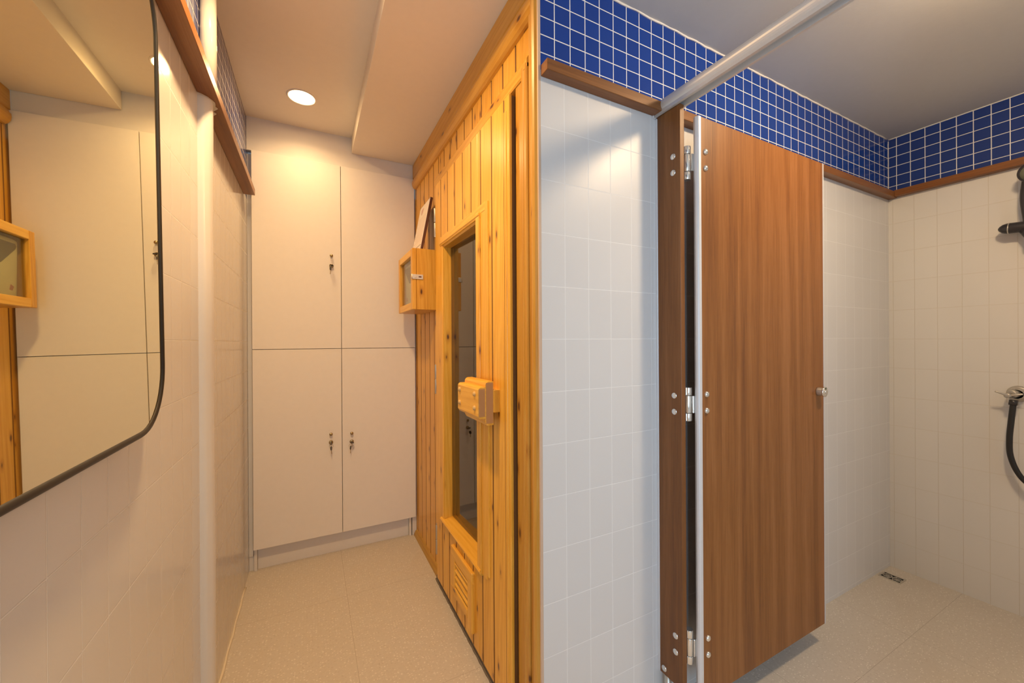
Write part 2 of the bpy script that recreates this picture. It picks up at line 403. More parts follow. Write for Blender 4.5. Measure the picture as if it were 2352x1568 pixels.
def wall(name, slabs, mats):
    bm = new_bm()
    for s in slabs: box(bm, *s[:6], mi=s[6])
    return struct(name, bm, mats)
SHELF = 1.95
wall('wall_left', [(XL - 0.12, XL, WIN[1], 2.50, 0, SHELF, 0), (XL - 0.12, XL, YB - 0.1, 2.50, SHELF, Z_UP, 1), (XL - 0.12, XL, YB - 0.1, WIN[0], 0, SHELF, 0), (XL - 0.12, XL, WIN[0], WIN[1], 0, WIN[2], 0)], [M_TILE_L, M_BLUE_L])
wall('wall_center', [(0.571, XR, YW, YW + 0.06, 0, SHELF, 0), (0.571, XR, YW, YW + 0.06, SHELF, Z_SH + 0.1, 1)], [M_TILE_X, M_BLUE_X])
wall('wall_right', [(XR, XR + 0.12, YB - 0.1, YW + 0.06, 0, SHELF, 0), (XR, XR + 0.12, YB - 0.1, YW + 0.06, SHELF, Z_SH + 0.1, 1)], [M_TILE_R, M_BLUE_R])
wall('wall_back', [(XL - 0.1, XR + 0.1, YB - 0.12, YB, 0, Z_UP, 0)], [M_PLAST])
wy0, wy1, wz0, wz1 = WIN
bm = new_bm()
for a in ((wy0, wy0 + 0.05, wz0, wz1), (wy1 - 0.05, wy1, wz0, wz1), (wy0, wy1, wz0, wz0 + 0.05), (wy0, wy1, wz1 - 0.05, wz1), ((wy0 + wy1) / 2 - 0.03, (wy0 + wy1) / 2 + 0.03, wz0, wz1)):
    box(bm, XL - 0.06, XL - 0.01, a[0], a[1], a[2], a[3], 0.003)
struct('window_1', bm, M_WHITE_B)
# board wall over and behind the cupboard
bm = new_bm(); box(bm, XL, 0.5665, 2.4365, 2.47, 2.2045, Z_UP + 0.02, 0.0015)
struct('wall_far', bm, M_WHITE_B)
bm = new_bm(); box(bm, XL - 0.1, 0.80, 2.86, 2.95, 0, Z_UP)
struct('wall_far', bm, M_PLAST)

# --- pine wall of the sauna (boards run vertically; kept clear of the door opening)
XB = 0.582
bm = new_bm()
g0, gp = 1.190, 0.0936
edges = [0.934] + [g0 + gp * k for k in range(-1, 14)] + [2.46]
edges = [e for e in edges if e > 0.93]
edges = sorted(set(edges))
for a, b in zip(edges, edges[1:]):
    z0 = 2.0 if a < 1.90 else 0.0
    if a < 1.90 < b and b - 1.90 > 0.01:
        box(bm, XB, XB + 0.014, 1.93, b - 0.0018, 0.0, 2.0, 0.0025, edge_mi=1)
    box(bm, XB, XB + 0.014, a + 0.0018, b - 0.0018, z0, Z_SOF + 0.03, 0.0025, edge_mi=1)
    # tongue seen in the joint, groove shade put into its dark brown
box(bm, XB + 0.0095, XB + 0.0295, 1.9305, 2.4595, 0.001, 2.299, mi=1); box(bm, XB + 0.0095, XB + 0.0295, 0.99, 1.93, 2.001, 2.299, mi=1)
struct('wall_pine', bm, [M_PINE_V, M_JOINT_SHADE])
# sauna shell behind the boards
bm = new_bm()
box(bm, XB + 0.03, XB + 0.07, 1.94, 2.46, 0, 2.3); box(bm, XB + 0.03, XB + 0.07, 0.99, 1.07, 0, 2.3); box(bm, XB + 0.03, XB + 0.07, 1.07, 1.94, 2.0, 2.3)
box(bm, XB + 0.07, 2.5, 2.44, 2.5, 0, 2.3); box(bm, 2.44, 2.5, 0.99, 2.44, 0, 2.3); box(bm, XB + 0.07, 2.44, 0.99, 1.02, 0, 2.3)
box(bm, XB + 0.03, 2.5, 0.99, 2.5, 2.24, 2.3)
struct('wall_sauna', bm, M_SAUNA_IN)

# cornice under the ceiling of the pine wall
bm = new_bm()
extrude_y(bm, [(XB, 2.291), (0.566, 2.291), (0.566, 2.208), (0.5695, 2.2045), (0.566, 2.201), (0.5645, 2.1895), (XB, 2.1895)], 0.936, 2.436)
extrude_y(bm, [(XB, 2.1888), (0.560, 2.1888), (0.557, 2.185), (0.556, 2.172), (0.5585, 2.157), (0.565, 2.146), (0.573, 2.140), (XB, 2.1375)], 0.946, 2.418)
struct('trim_1', bm, M_PINE_H)
# upright corner trims between the door casing and the tiled corner
bm = new_bm()
box(bm, 0.566, 0.60, 0.966, 0.988, 0.0, 2.30, 0.002)
extr = [(0.9335, 0.60), (0.9335, 0.562), (0.938, 0.556), (0.947, 0.5535), (0.957, 0.555), (0.9655, 0.562), (0.9655, 0.60)]
prism(bm, [(x, y, 0.0) for y, x in extr], (0, 0, 2.291))
struct('trim_2', bm, M_PINE_DK)
bm = new_bm(); box(bm, 0.5625, 0.5712, 0.9275, 0.9345, 0.0, 2.29, 0.001)
struct('trim_3', bm, M_EDGE)
# skirting at the foot of the pine wall, grimy curb under the door, caulk at the left wall
bm = new_bm(); extrude_y(bm, [(XB, 0), (0.562, 0), (0.564, 0.012), (0.572, 0.026), (XB, 0.034)], 1.935, 2.44)
struct('baseboard_pine', bm, pine_mat('worn_pine_skirting', 1, dark=0.62, hue=1.05, knots=0.1))
bm = new_bm(); box(bm, 0.557, 0.66, 0.934, 1.935, 0.0, 0.026, 0.004)
tube(bm, [(0.5565 + 0.001 * math.sin(k * 2.3), 0.935 + 0.02 * k, 0.003) for k in range(51)], 0.005, 8)
struct('baseboard_door', bm, M_DIRT)
bm = new_bm()
tube(bm, [(XL + 0.002 + 0.0018 * math.sin(k * 1.7), -0.5 + 0.05 * k, 0.0015) for k in range(57)], 0.0055, 8)
struct('baseboard_left', bm, M_CAULK)

# walnut ledges where white tile meets blue tile
bm = new_bm()
box(bm, 0.5715, XR, 0.8935, YW, 1.9355, 1.967, 0.0012); struct('trim_4', bm, M_WAL_X)
bm = new_bm()
box(bm, XR - 0.034, XR, -1.2, 0.8935, 1.9385, 1.970, 0.0012); struct('trim_5', bm, M_WAL_Y)
bm = new_bm()
box(bm, XL, -0.247, -0.9, 2.338, 1.940, 1.971, 0.0012); struct('trim_6', bm, M_WAL_Y)
# cracked filler along the top of the blue tiles
bm = new_bm()
tube(bm, [(0.60 + 0.03 * k, YW - 0.001 + 0.001 * math.sin(k * 2.1), Z_SH - 0.001 + 0.0012 * math.sin(k * 1.3) + random.uniform(-.0012, .0012)) for k in range(71)], 0.0036, 8)
tube(bm, [(XR + 0.001, YW - 0.02 * k, Z_SH - 0.001) for k in range(30)], 0.0035, 8)
tube(bm, [(XR - 0.0005 + random.uniform(-.001, .001), YW, 1.975 + 0.01 * k) for k in range(28)], 0.0028, 8)
struct('trim_7', bm, M_WHITE_B)

# ================================================================== PIPE on the left wall
pp = thing('wall_pipe', 'cream plastic pipe rising above the wooden ledge beside the blue tiles, boxed in below', 'pipe', (-0.278, 1.48, 0))
bm = new_bm(); cyl(bm, (-0.2745, 1.484, 1.9715), (-0.2745, 1.484, Z_UP - 0.001), 0.021, seg=40); obj('pipe', bm, M_PIPE, pp)
bm = new_bm()
pr = [(XL, 1.452), (-0.288, 1.4535), (-0.2815, 1.4555), (-0.278, 1.459), (-0.271, 1.466), (-0.266, 1.476), (-0.265, 1.487), (-0.2665, 1.498), (-0.271, 1.505), (-0.281, 1.5095), (XL, 1.511)]
t = bmesh.new(); zs = [0.0 + 1.9395 * k / 24 for k in range(25)]
ringz = [[t.verts.new((x + 0.0011 * math.sin(z * 9 + y * 40) * (0 if i in (0, len(pr) - 1) else 1), y, z)) for i, (x, y) in enumerate(pr)] for z in zs]
for a, b in zip(ringz, ringz[1:]):
    for k in range(len(pr) - 1): t.faces.new((a[k], a[k + 1], b[k + 1], b[k])).smooth = True
merge(bm, t, 0, None, .5)
obj('pipe_cover', bm, plain('painted_pipe_cover', (0.68, 0.66, 0.645), 0.3, bumpy=0.3, bscale=14), pp)
bm = new_bm(); pts = []
rr = random.Random(4)
outline = [(XL, 1.446), (-0.285, 1.450), (-0.272, 1.462), (-0.263, 1.475), (-0.258, 1.487), (-0.260, 1.500), (-0.264, 1.512), (-0.259, 1.520), (-0.266, 1.530), (-0.275, 1.545), (-0.268, 1.556), (-0.280, 1.575), (-0.286, 1.60), (XL, 1.625)]
prism(bm, [(x + rr.uniform(-.0015, .0015), y, 1.9372) for x, y in outline], (0, 0, 0.0036))
obj('plaster_patch', bm, M_GROUT, pp)

# ================================================================== MIRROR
mir = thing('wall_mirror', 'large frameless wall mirror with rounded corner and black edge on left tiled wall', 'mirror', (-0.285, 0.7, 1.0))
y0, y1, z0, z1, rad = 0.28, 1.022, 1.043, 1.925, 0.115
def rrect(y0, y1, z0, z1, r, n=12):
    out = []
    for cy, cz, a0 in ((y1 - r, z0 + r, -PI / 2), (y1 - r, z1 - r, 0), (y0 + r, z1 - r, PI / 2), (y0 + r, z0 + r, PI)):
        for k in range(n + 1): a = a0 + PI / 2 * k / n; out.append((cy + r * math.cos(a), cz + r * math.sin(a)))
    return out
TILT = 0.0115
def mx(z, d=0.0): return -0.2710 - TILT * (z - 1.5) - d
O = rrect(y0, y1, z0, z1, rad)
bm = new_bm(); prism(bm, [(mx(z), y, z) for y, z in O], (-0.006, 0, 0)); obj('mirror_glass', bm, M_MIRROR, mir)
bm = new_bm()
O2 = rrect(y0 - 0.003, y1 + 0.003, z0 - 0.003, z1 + 0.003, rad + 0.003)
tube(bm, [(mx(z) - 0.0025, y, z) for y, z in O2], 0.0062, 10, closed=True)
obj('black_rim', bm, M_BLACK, mir)
bm = new_bm(); O3 = rrect(y0 + 0.02, y1 - 0.02, z0 + 0.02, z1 - 0.02, rad - 0.02)
prism(bm, [(mx(z, 0.0065), y, z) for y, z in O3], (-0.003, 0, 0)); obj('backing_board', bm, M_BLACK, mir)

# ================================================================== CUPBOARD
cb = thing('built_in_cupboard', 'tall cream laminate cupboard with four doors filling the end of the corridor', 'cupboard', (0.15, 2.45, 0))
bm = new_bm()
box(bm, -0.272, 0.552, 2.4445, 2.85, 0.118, 2.204, 0.001)
box(bm, -0.2725, -0.2585, 2.4435, 2.85, 0.0, 0.118, 0.001); box(bm, 0.5345, 0.5475, 2.4435, 2.85, 0.0, 0.118, 0.001)
box(bm, XL + 0.0005, -0.2735, 2.456, 2.85, 0.0, 0.075, 0.0005); box(bm, XL + 0.0005, -0.2755, 2.452, 2.85, 0.077, 2.19, 0.0005)
box(bm, 0.553, 0.580, 2.4445, 2.85, 0.0, 2.09, 0.001)
obj('body', bm, M_WHITE_B, cb)
bm = new_bm(); box(bm, -0.2575, 0.5335, 2.4605, 2.475, 0.0, 0.118, 0.0008); obj('plinth', bm, M_WHITE_B, cb)
def lock_set(parent, x, zk, zl):
    bm = new_bm()
    lathe(bm, [(0, 0), (0, 0.0045), (0.006, 0.0048), (0.008, 0.0078), (0.012, 0.0085), (0.0155, 0.0065), (0.017, 0)], (x, YC, zk), (0, -1, 0), 20)
    obj('knob', bm, M_BRASS, parent)
    bm = new_bm()
    lathe(bm, [(0, 0), (0, 0.0110), (0.003, 0.0112), (0.0045, 0.0095), (0.0075, 0.0092), (0.0085, 0.008), (0.0085, 0)], (x, YC, zl), (0, -1, 0), 24)
    box(bm, x - 0.0012, x + 0.0012, YC - 0.0092, YC - 0.0080, zl - 0.004, zl + 0.004, 0, mi=1)
    obj('lock', bm, [M_BRASS, M_DARK], parent)
XM = 0.1545
for (a, b, c, d, lk) in ((-0.2725, XM - 0.0015, 0.1185, 1.1625, (0.0965, 0.6845, 0.638)), (XM + 0.0015, 0.5712, 0.1185, 1.1625, (0.2045, 0.678, 0.629)),
                         (-0.2725, XM - 0.0015, 1.1655, 2.2035, (0.104, 1.686, 1.630)), (XM + 0.0015, 0.5712, 1.1655, 2.2035, None)):
    bm = new_bm(); box(bm, a, b, YC, YC + 0.018, c, d, 0.0012, seg=2)
    dr = obj('door', bm, M_WHITE, cb)
    if lk: lock_set(dr, *lk)
# keys left in the locks
def key_bm(p, d, head_w=0.0105, L=0.026, black=True, flat=(1, 0, 0)):
    """key with bow at p, blade along d"""
    bm = new_bm(); p = Vector(p); d = Vector(d).normalized(); s = Vector(flat).normalized(); n = d.cross(s).normalized()
    out = [p + d * (-0.011 + 0.011 * (1 - math.cos(a))) + s * head_w * math.sin(a) for a in [2 * PI * k / 16 for k in range(16)]]
    prism(bm, [q + n * 0.0018 for q in out], -n * 0.0036, mi=0)
    pts = [p + d * 0.008 + s * 0.0026, p + d * L + s * 0.0026, p + d * (L + 0.003), p + d * L - s * 0.0014, p + d * (L - 0.004) - s * 0.0024, p + d * (L - 0.008) - s * 0.0012, p + d * (L - 0.012) - s * 0.0026, p + d * 0.008 - s * 0.0026]
    prism(bm, [q + n * 0.0008 for q in pts], -n * 0.0016, mi=1)
    return bm
def key_pair(x, z, label, sideways, dx=0.0, two=True):
    root = thing('key_pair', label, 'keys', (x, YC - 0.03, z), 'keys left in the cupboard locks')
    bm = key_bm((x, YC - 0.025, z), (0, 1, 0), flat=(1, 0, -0.25) if sideways else (0.12, 0, 1), L=0.0135)
    obj('key', bm, [M_BLACKP, M_BRASS], root)
    if two:
        bm = new_bm()
        tube(bm, [(x + dx + 0.0105 * math.cos(a), YC - 0.029 - 0.002 * math.sin(a), z - 0.016 + 0.0105 * math.sin(a)) for a in [2 * PI * k / 20 for k in range(20)]], 0.0006, 6, closed=True)
        obj('key_ring', bm, M_BRASS, root)
    bm = key_bm((x + dx * 1.3, YC - 0.028, z - 0.028 if two else z - 0.018), (0.08 if dx == 0 else -0.06, 0, -1), flat=(0.35, 0.95, 0), L=0.030)
    obj('key', bm, [M_BLACKP, M_BRASS], root)
key_pair(0.104, 1.630, 'key hanging from the lock of the upper left cupboard door', True, -0.004, False)
key_pair(0.0965, 0.638, 'keys on a ring in the lock of the lower left cupboard door', False, 0.0)
key_pair(0.2045, 0.629, 'keys on a ring in the lock of the lower right cupboard door', True, -0.006)

# ================================================================== CORRIDOR CEILING LAMP
def downlight(loc, label, m, r, power):
    x, y, z = loc
    l = bpy.data.lights.new('downlight_beam', 'AREA'); l.shape = 'DISK'; l.size = 2 * (r - 0.006); l.energy = power; l.color = WARM; l.spread = math.radians(152)
    lo = bpy.data.objects.new('downlight_beam', l); COL.objects.link(lo); lo.location = (x, y, z - 0.006)
    t_ = thing('ceiling_downlight', label, 'ceiling light', (x, y, z), None)
    bm = new_bm(); lathe(bm, [(0.0, r - 0.004), (0.0035, r - 0.002), (0.004, r + 0.003), (0.001, r + 0.006), (0, r + 0.006)], (x, y, z), (0, 0, -1), 48); obj('trim_ring', bm, M_WHITE, t_)
    bm = new_bm(); lathe(bm, [(0.0005, 0), (0.0005, r - 0.004)], (x, y, z), (0, 0, -1), 48)
    for f in bm.faces: f.normal_flip()
    bmesh.ops.recalc_face_normals(bm, faces=bm.faces[:]); obj('diffuser', bm, m, t_)
downlight((-0.034, 2.135, Z_UP), 'glowing round downlight in the ceiling before the cupboard', M_LAMP, 0.059, P_CORRIDOR[0])
downlight((-0.034, 1.12, Z_UP), 'added unseen downlight in the corridor ceiling giving warm fill light', M_LAMP, 0.059, P_CORRIDOR[1])  # added lamp out of view, warm fill for left wall, floor and lower doors
t_ = thing('ceiling_lamp', 'opal glass dome lamp on the shower room ceiling', 'ceiling light', (1.50, 0.16, Z_SH))
bm = new_bm(); lathe(bm, [(0, 0), (0, 0.10), (0.012, 0.10), (0.012, 0)], (1.50, 0.16, Z_SH), (0, 0, -1), 40); obj('base', bm, M_WHITE, t_)
bm = new_bm(); lathe(bm, [(0.0125, 0.085), (0.03, 0.083), (0.05, 0.073), (0.068, 0.05), (0.078, 0.022), (0.08, 0)], (1.50, 0.16, Z_SH), (0, 0, -1), 40); obj('opal_glass', bm, M_LAMP2, t_)

# ================================================================== SAUNA DOOR
sd = thing('sauna_door', 'knotty pine plank sauna door with tall narrow window and wooden block handle', 'door', (0.56, 1.48, 0.04)); sd['kind'] = 'thing'
XLf = 0.548
ZB, ZT = 0.036, 1.968
wy0, wy1, wz0_, wz1_ = 1.340, 1.760, 0.385, 1.640
bm = new_bm()
ed = [1.077, 1.114, 1.211, 1.308, 1.403, 1.497, 1.595, 1.692, 1.794, 1.889]
def plank(a, b, z0, z1, ga=True, gb=True, r=None):
    box(bm, XLf, XLf + 0.011, a + (0.0018 if ga else 0), b - (0.0018 if gb else 0), z0, z1, 0.0022, rnd=r, edge_mi=1 if (ga and a > 1.08) else None)
for a, b in zip(ed, ed[1:]):
    segs = [(a, b, True, True)]
    for cut in (wy0, wy1):
        segs = [s for q in segs for s in (((q[0], cut, q[2], False), (cut, q[1], False, q[3])) if q[0] < cut < q[1] else (q,))]
    r = random.random()
    for (p, q, ga, gb) in segs:
        mid = (p + q) / 2
        if wy0 < mid < wy1:
            plank(p, q, wz1_, ZT, ga, gb, r); plank(p, q, ZB, wz0_ - 0.014, ga, gb, random.random())
        else: plank(p, q, ZB, ZT, ga, gb, r)
for (a, b, c, d) in ((1.0835, wy0 - 0.001, ZB + .001, ZT - .001), (wy1 + 0.001, 1.887, ZB + .001, ZT - .001), (wy0 - .001, wy1 + .001, wz1_ + .001, ZT - .001), (wy0 - .001, wy1 + .001, ZB + .001, wz0_ - .024)):
    box(bm, XLf + 0.0085, XLf + 0.052, a, b, c, d, mi=1)
# raised moulding strips on the closing edge of the leaf
box(bm, XLf - 0.003, XLf + 0.004, 1.095, 1.112, ZB + 0.01, ZT - 0.045, 0.0028, seg=2)
lf = obj('door_leaf', bm, [M_PINE_L, M_JOINT_SHADE], sd)
# window moulding
bm = new_bm(); X0 = XLf - 0.008
box(bm, X0 + 0.003, XLf + 0.050, 1.238, 1.262, wz0_ - 0.005, wz1_ + 0.048, 0.002); box(bm, X0 + 0.005, XLf + 0.045, 1.2625, 1.306, 0.36, wz1_ + 0.048, 0.002)
box(bm, X0, XLf + 0.056, 1.3065, wy0 + 0.002, 0.36, wz1_ + 0.03, 0.003, seg=2)
box(bm, X0 + 0.004, XLf + 0.045, wy1 + 0.004, 1.794, 0.37, wz1_ + 0.012, 0.003, seg=2); box(bm, X0 + 0.008, XLf + 0.056, wy1 - 0.002, wy1 + 0.004, 0.380, wz1_ + 0.002, 0.0005)
wf = obj('window_frame', bm, M_PINE_L, sd)
bm = new_bm()
box(bm, X0 + 0.004, XLf + 0.02, 1.262, 1.790, wz1_ + 0.020, wz1_ + 0.052, 0.002)
extrude_y(bm, [(XLf + 0.056, wz1_ - 0.001), (X0 + 0.010, wz1_ - 0.001), (X0 + 0.007, wz1_ + 0.006), (X0 + 0.002, wz1_ + 0.008), (X0, wz1_ + 0.013), (X0 - 0.002, wz1_ + 0.016), (X0 - 0.002, wz1_ + 0.021), (XLf + 0.045, wz1_ + 0.024)], 1.305, 1.792)
obj('window_head', bm, M_PINE_LH, wf)
bm = new_bm()
extrude_y(bm, [(XLf + 0.045, 0.350), (XLf - 0.004, 0.352), (X0 - 0.004, 0.362), (X0 - 0.006, 0.369), (X0 - 0.002, 0.3745), (XLf + 0.056, 0.387)], 1.308, 1.794)
obj('window_sill', bm, M_PINE_LH, wf)
bm = new_bm(); prism(bm, [(0.5985, wy0 - 0.003, wz0_ - 0.003), (0.5845, wy1 + 0.003, wz0_ - 0.003), (0.5845, wy1 + 0.003, wz1_ + 0.003), (0.5985, wy0 - 0.003, wz1_ + 0.003)], (0.005, 0, 0)); obj('window_pane', bm, M_GLASS_D, wf)
# block handle
bm = new_bm()
hy0, hy1 = 1.160, 1.353
def slab_prof(x0, x1, z0, z1, c):
    return [(x1, z0), (x0 + c * 0.6, z0), (x0, z0 + c), (x0, z1 - c), (x0 + c * 0.4, z1 - c * 0.35), (x0 + c * 1.1, z1), (x1, z1)]
extrude_y(bm, slab_prof(0.4985, 0.5265, 0.928, 1.070, 0.010), hy0, hy1 - 0.004, rnd=0.1)
hd = obj('handle', bm, M_PINE_LH, sd)
bm = new_bm(); extrude_y(bm, slab_prof(0.4735, 0.4985, 0.951, 1.052, 0.008), hy0, hy1, rnd=0.3); obj('front_block', bm, M_PINE_LH, hd)
for n_, a in (('end_grain', (0.4755, 0.4972, 0.9575, 1.047)), ('end_grain', (0.501, 0.5255, 0.934, 1.066))):
    bm = new_bm(); box(bm, a[0], a[1], hy0 - 0.0006, hy0 + 0.002, a[2], a[3], 0.0003)
    for q in range(4):
        pass
    obj(n_, bm, M_PINE_E, hd)
bm = new_bm(); box(bm, 0.5265, XLf + 0.001, hy0 - 0.004, hy1 - 0.03, 0.968, 1.043, 0.002); obj('standoff_block', bm, M_PINE_B, hd)
for py in (1.190, 1.332):
    for pz in (0.983, 1.029):
        bm = new_bm(); lathe(bm, [(0, 0.0085), (0.002, 0.0085), (0.005, 0.0065), (0.0068, 0.003), (0.0072, 0)], (0.4735, py, pz), (-1, 0, 0), 20); obj('peg', bm, M_PEG, hd)
# louvre vent
bm = new_bm(); vX = XLf - 0.013
vy0, vy1, vz0, vz1 = 1.388, 1.634, 0.118, 0.318
iy0, iy1, iz0, iz1 = 1.436, 1.588, 0.156, 0.272
box(bm, XLf - 0.002, XLf + 0.0005, iy0, iy1, iz0, iz1)
vt = obj('vent', bm, M_DIRT, sd)
for q in ((iy1, vy1, vz0, vz1), (vy0, iy0, vz0 - 0.03, vz1)):
    bm = new_bm(); box(bm, vX, XLf + 0.002, *q, 0.004, seg=2); obj('vent_stile', bm, M_PINE_L, vt)
for q in ((vy0, vy1, iz1, vz1 + 0.002), (iy0, vy1, vz0, iz0)):
    bm = new_bm(); box(bm, vX - 0.001, XLf + 0.0025, q[0] - 0.001, q[1] + 0.001, q[2], q[3], 0.005, seg=2); obj('vent_rail', bm, M_PINE_LH, vt)
for k in range(4):
    zc = iz0 + 0.016 + k * 0.029
    bm = new_bm(); prism(bm, [(vX + 0.003, iy0, zc - 0.007), (vX + 0.0015, iy0, zc - 0.001), (XLf + 0.001, iy0, zc + 0.013), (XLf + 0.001, iy0, zc + 0.003)], (0, iy1 - iy0, 0)); obj('slat', bm, M_PINE_LH, vt)
# hinges
for zc in (1.792, 1.016, 0.220):
    bm = new_bm()
    cyl(bm, (0.551, 1.9005, zc - 0.07), (0.551, 1.9005, zc - 0.003), 0.0062, bev=0.001); cyl(bm, (0.551, 1.9005, zc + 0.001), (0.551, 1.9005, zc + 0.07), 0.0062, bev=0.001)
    box(bm, 0.5535, 0.5655, 1.889, 1.924, zc - 0.07, zc + 0.07, 0.0005); cyl(bm, (0.551, 1.9005, zc - 0.075), (0.551, 1.9005, zc - 0.069), 0.0045, 0.006)
    obj('hinge', bm, M_STEEL, sd)
# casing
bm = new_bm()
box(bm, 0.566, 0.64, 1.909, 1.9445, 0.028, 1.985, 0.002)
box(bm, 0.5665, 0.64, 1.032, 1.070, 0.026, 1.985, 0.002)
prism(bm, [(x, y, 0.026) for y, x in ((0.9885, 0.60), (0.9885, 0.563), (0.992, 0.5595), (0.9985, 0.5595), (1.0005, 0.562), (1.010, 0.562), (1.012, 0.5605), (1.022, 0.5605), (1.025, 0.564), (1.0315, 0.566), (1.0315, 0.60))], (0, 0, 1.985))
cs = obj('door_frame', bm, M_PINE_DK, sd)
bm = new_bm(); extrude_y(bm, [(0.60, 1.981), (0.564, 1.981), (0.561, 1.986), (0.561, 2.020), (0.566, 2.030), (0.578, 2.036), (0.60, 2.036)], 1.014, 1.9445)
extrude_y(bm, [(0.60, 2.0), (0.5612, 2.0), (0.5612, 2.022), (0.566, 2.032), (0.60, 2.036)], 0.9885, 1.014)
obj('head_casing', bm, M_PINE_H, cs)

# ================================================================== KEY BOX / DEVICE BOX on the wall
bx = thing('glass_front_box', 'small pine box with glazed front mounted on the pine wall near the cupboard', 'box', (0.52, 2.11, 1.36))
by0, by1, bz0, bz1, bf, bs = 1.952, 2.293, 1.362, 1.668, 0.449, 0.4705
bm = new_bm()
box(bm, bs, XB, by0, by0 + 0.014, bz0, bz1, 0.001); box(bm, bs, XB, by1 - 0.014, by1, bz0, bz1, 0.001)
box(bm, bs, XB, by0 + 0.014, by1 - 0.014, bz0, bz0 + 0.014, 0.001); box(bm, bs, XB, by0 + 0.014, by1 - 0.014, bz1 - 0.014, bz1, 0.001)
obj('body', bm, M_PINE_B, bx)
bm = new_bm(); box(bm, XB - 0.006, XB - 0.001, by0 + 0.014, by1 - 0.014, bz0 + 0.014, bz1 - 0.014); obj('back_panel', bm, plain('grey_back_panel', (0.30, 0.26, 0.20), 0.7), bx)
bm = new_bm(); fw = 0.036
bd = bpy.data.objects.new('door', None); COL.objects.link(bd); bd.parent = bx
for q in ((by0, by0 + fw), (by1 - fw, by1)):
    bm = new_bm(); box(bm, bf, bs - 0.0015, *q, bz0, bz1, 0.002); obj('door_stile', bm, M_PINE_B, bd)
for q in ((bz0, bz0 + fw), (bz1 - fw, bz1)):
    bm = new_bm(); box(bm, bf, bs - 0.0015, by0 + fw, by1 - fw, *q, 0.002); obj('door_rail', bm, M_PINE_LH, bd)
bm = new_bm(); box(bm, 0.4615, 0.4640, by0 + fw - 0.004, by1 - fw + 0.004, bz0 + fw - 0.004, bz1 - fw + 0.004); obj('glass', bm, M_GLASS, bd)
# hasp
bm = new_bm(); hz = 1.5245
box(bm, 0.4475, 0.502, by0 - 0.0045, by0 - 0.0008, hz - 0.012, hz + 0.012, 0.0015, seg=2)
cyl(bm, (0.447, by0 - 0.003, hz - 0.0125), (0.447, by0 - 0.003, hz + 0.0125), 0.0035, seg=14)
box(bm, 0.458, 0.470, by0 - 0.0062, by0 - 0.004, hz - 0.005, hz + 0.005, 0.002, seg=2)
box(bm, 0.479, 0.493, by0 - 0.0056, by0 - 0.0042, hz - 0.003, hz + 0.003, 0.0004, mi=1)
obj('hasp', bm, [M_HASP, M_BROWN], bx)

# device inside the box
dv = thing('control_unit', 'cream plastic control unit with grey window inside the glazed pine box', 'control unit', (0.54, 2.10, 1.40))
t = bmesh.new(); bmesh.ops.create_cube(t, size=1)
for v in t.verts: v.co = Vector((0.477 + (v.co.x + .5) * 0.090, 2.02 + (v.co.y + .5) * 0.243, 1.379 + (v.co.z + .5) * 0.250))
for v in t.verts:
    if v.co.x < 0.48 and v.co.z < 1.5: v.co.y -= 0.02 if v.co.y > 2.1 else 0
bmesh.ops.bevel(t, geom=t.edges[:], offset=0.020, segments=4, affect='EDGES', profile=0.5)
for f in t.faces: f.smooth = True
bm = new_bm(); merge(bm, t, 0, None, .5); obj('housing', bm, M_CREAM, dv)
bm = new_bm(); prism(bm, [(0.4763, 2.045, 1.515), (0.4763, 2.130, 1.515), (0.4763, 2.150, 1.522), (0.4763, 2.232, 1.585), (0.4763, 2.238, 1.597), (0.4763, 2.232, 1.606), (0.4763, 2.045, 1.606)], (0.004, 0, 0)); obj('display_window', bm, M_GREYW, dv)
bm = new_bm(); prism(bm, [(0.4763, 2.190, 1.425), (0.4763, 2.206, 1.422), (0.4763, 2.216, 1.438), (0.4763, 2.198, 1.446)], (0.003, 0, 0)); obj('warning_mark', bm, M_RED, dv)

# framed notice leaning on the box
nt = thing('framed_notice', 'printed notice on brown board leaning against pine wall on top of the small box', 'notice', (0.50, 2.05, 1.668))
ny0, ny1 = 1.955, 2.155; nb = Vector((0.4915, 0, 1.6685)); ntp = Vector((0.5445, 0, 1.937)); dirn = (ntp - nb); nn = Vector((dirn.z, 0, -dirn.x)).normalized()
def npt(s, y, d=0.0): p = nb + dirn * s + nn * d; return (p.x, y, p.z)
bm = new_bm(); prism(bm, [npt(0, ny0), npt(1, ny0), npt(1, ny1), npt(0, ny1)], nn * 0.013); obj('board', bm, M_BROWN, nt)
bm = new_bm(); prism(bm, [npt(0.004, ny0 + 0.003, -0.0012), npt(0.985, ny0 + 0.003, -0.0012), npt(0.985, ny1 - 0.004, -0.0012), npt(0.004, ny1 - 0.004, -0.0012)], nn * 0.0013); pap = obj('paper', bm, M_PAPER, nt)
bm = new_bm(); yc = 2.085
prism(bm, [npt(s, y, -0.0016) for s, y in ((0.82, yc - 0.02), (0.90, yc - 0.026), (0.915, yc), (0.90, yc + 0.026), (0.82, yc + 0.02), (0.775, yc))], nn * 0.0004)
obj('emblem', bm, M_INK, pap)
bm = new_bm()
for k in range(13):
    s = 0.70 - k * 0.042
    prism(bm, [npt(s, ny0 + 0.02, -0.0015), npt(s + 0.008, ny0 + 0.02, -0.0015), npt(s + 0.008, ny1 - 0.02 - (0.03 if k % 4 == 3 else 0), -0.0015), npt(s, ny1 - 0.02 - (0.03 if k % 4 == 3 else 0), -0.0015)], nn * 0.0003)
obj('print_lines', bm, plain('very_pale_print', (0.72, 0.56, 0.48), 0.7), pap)
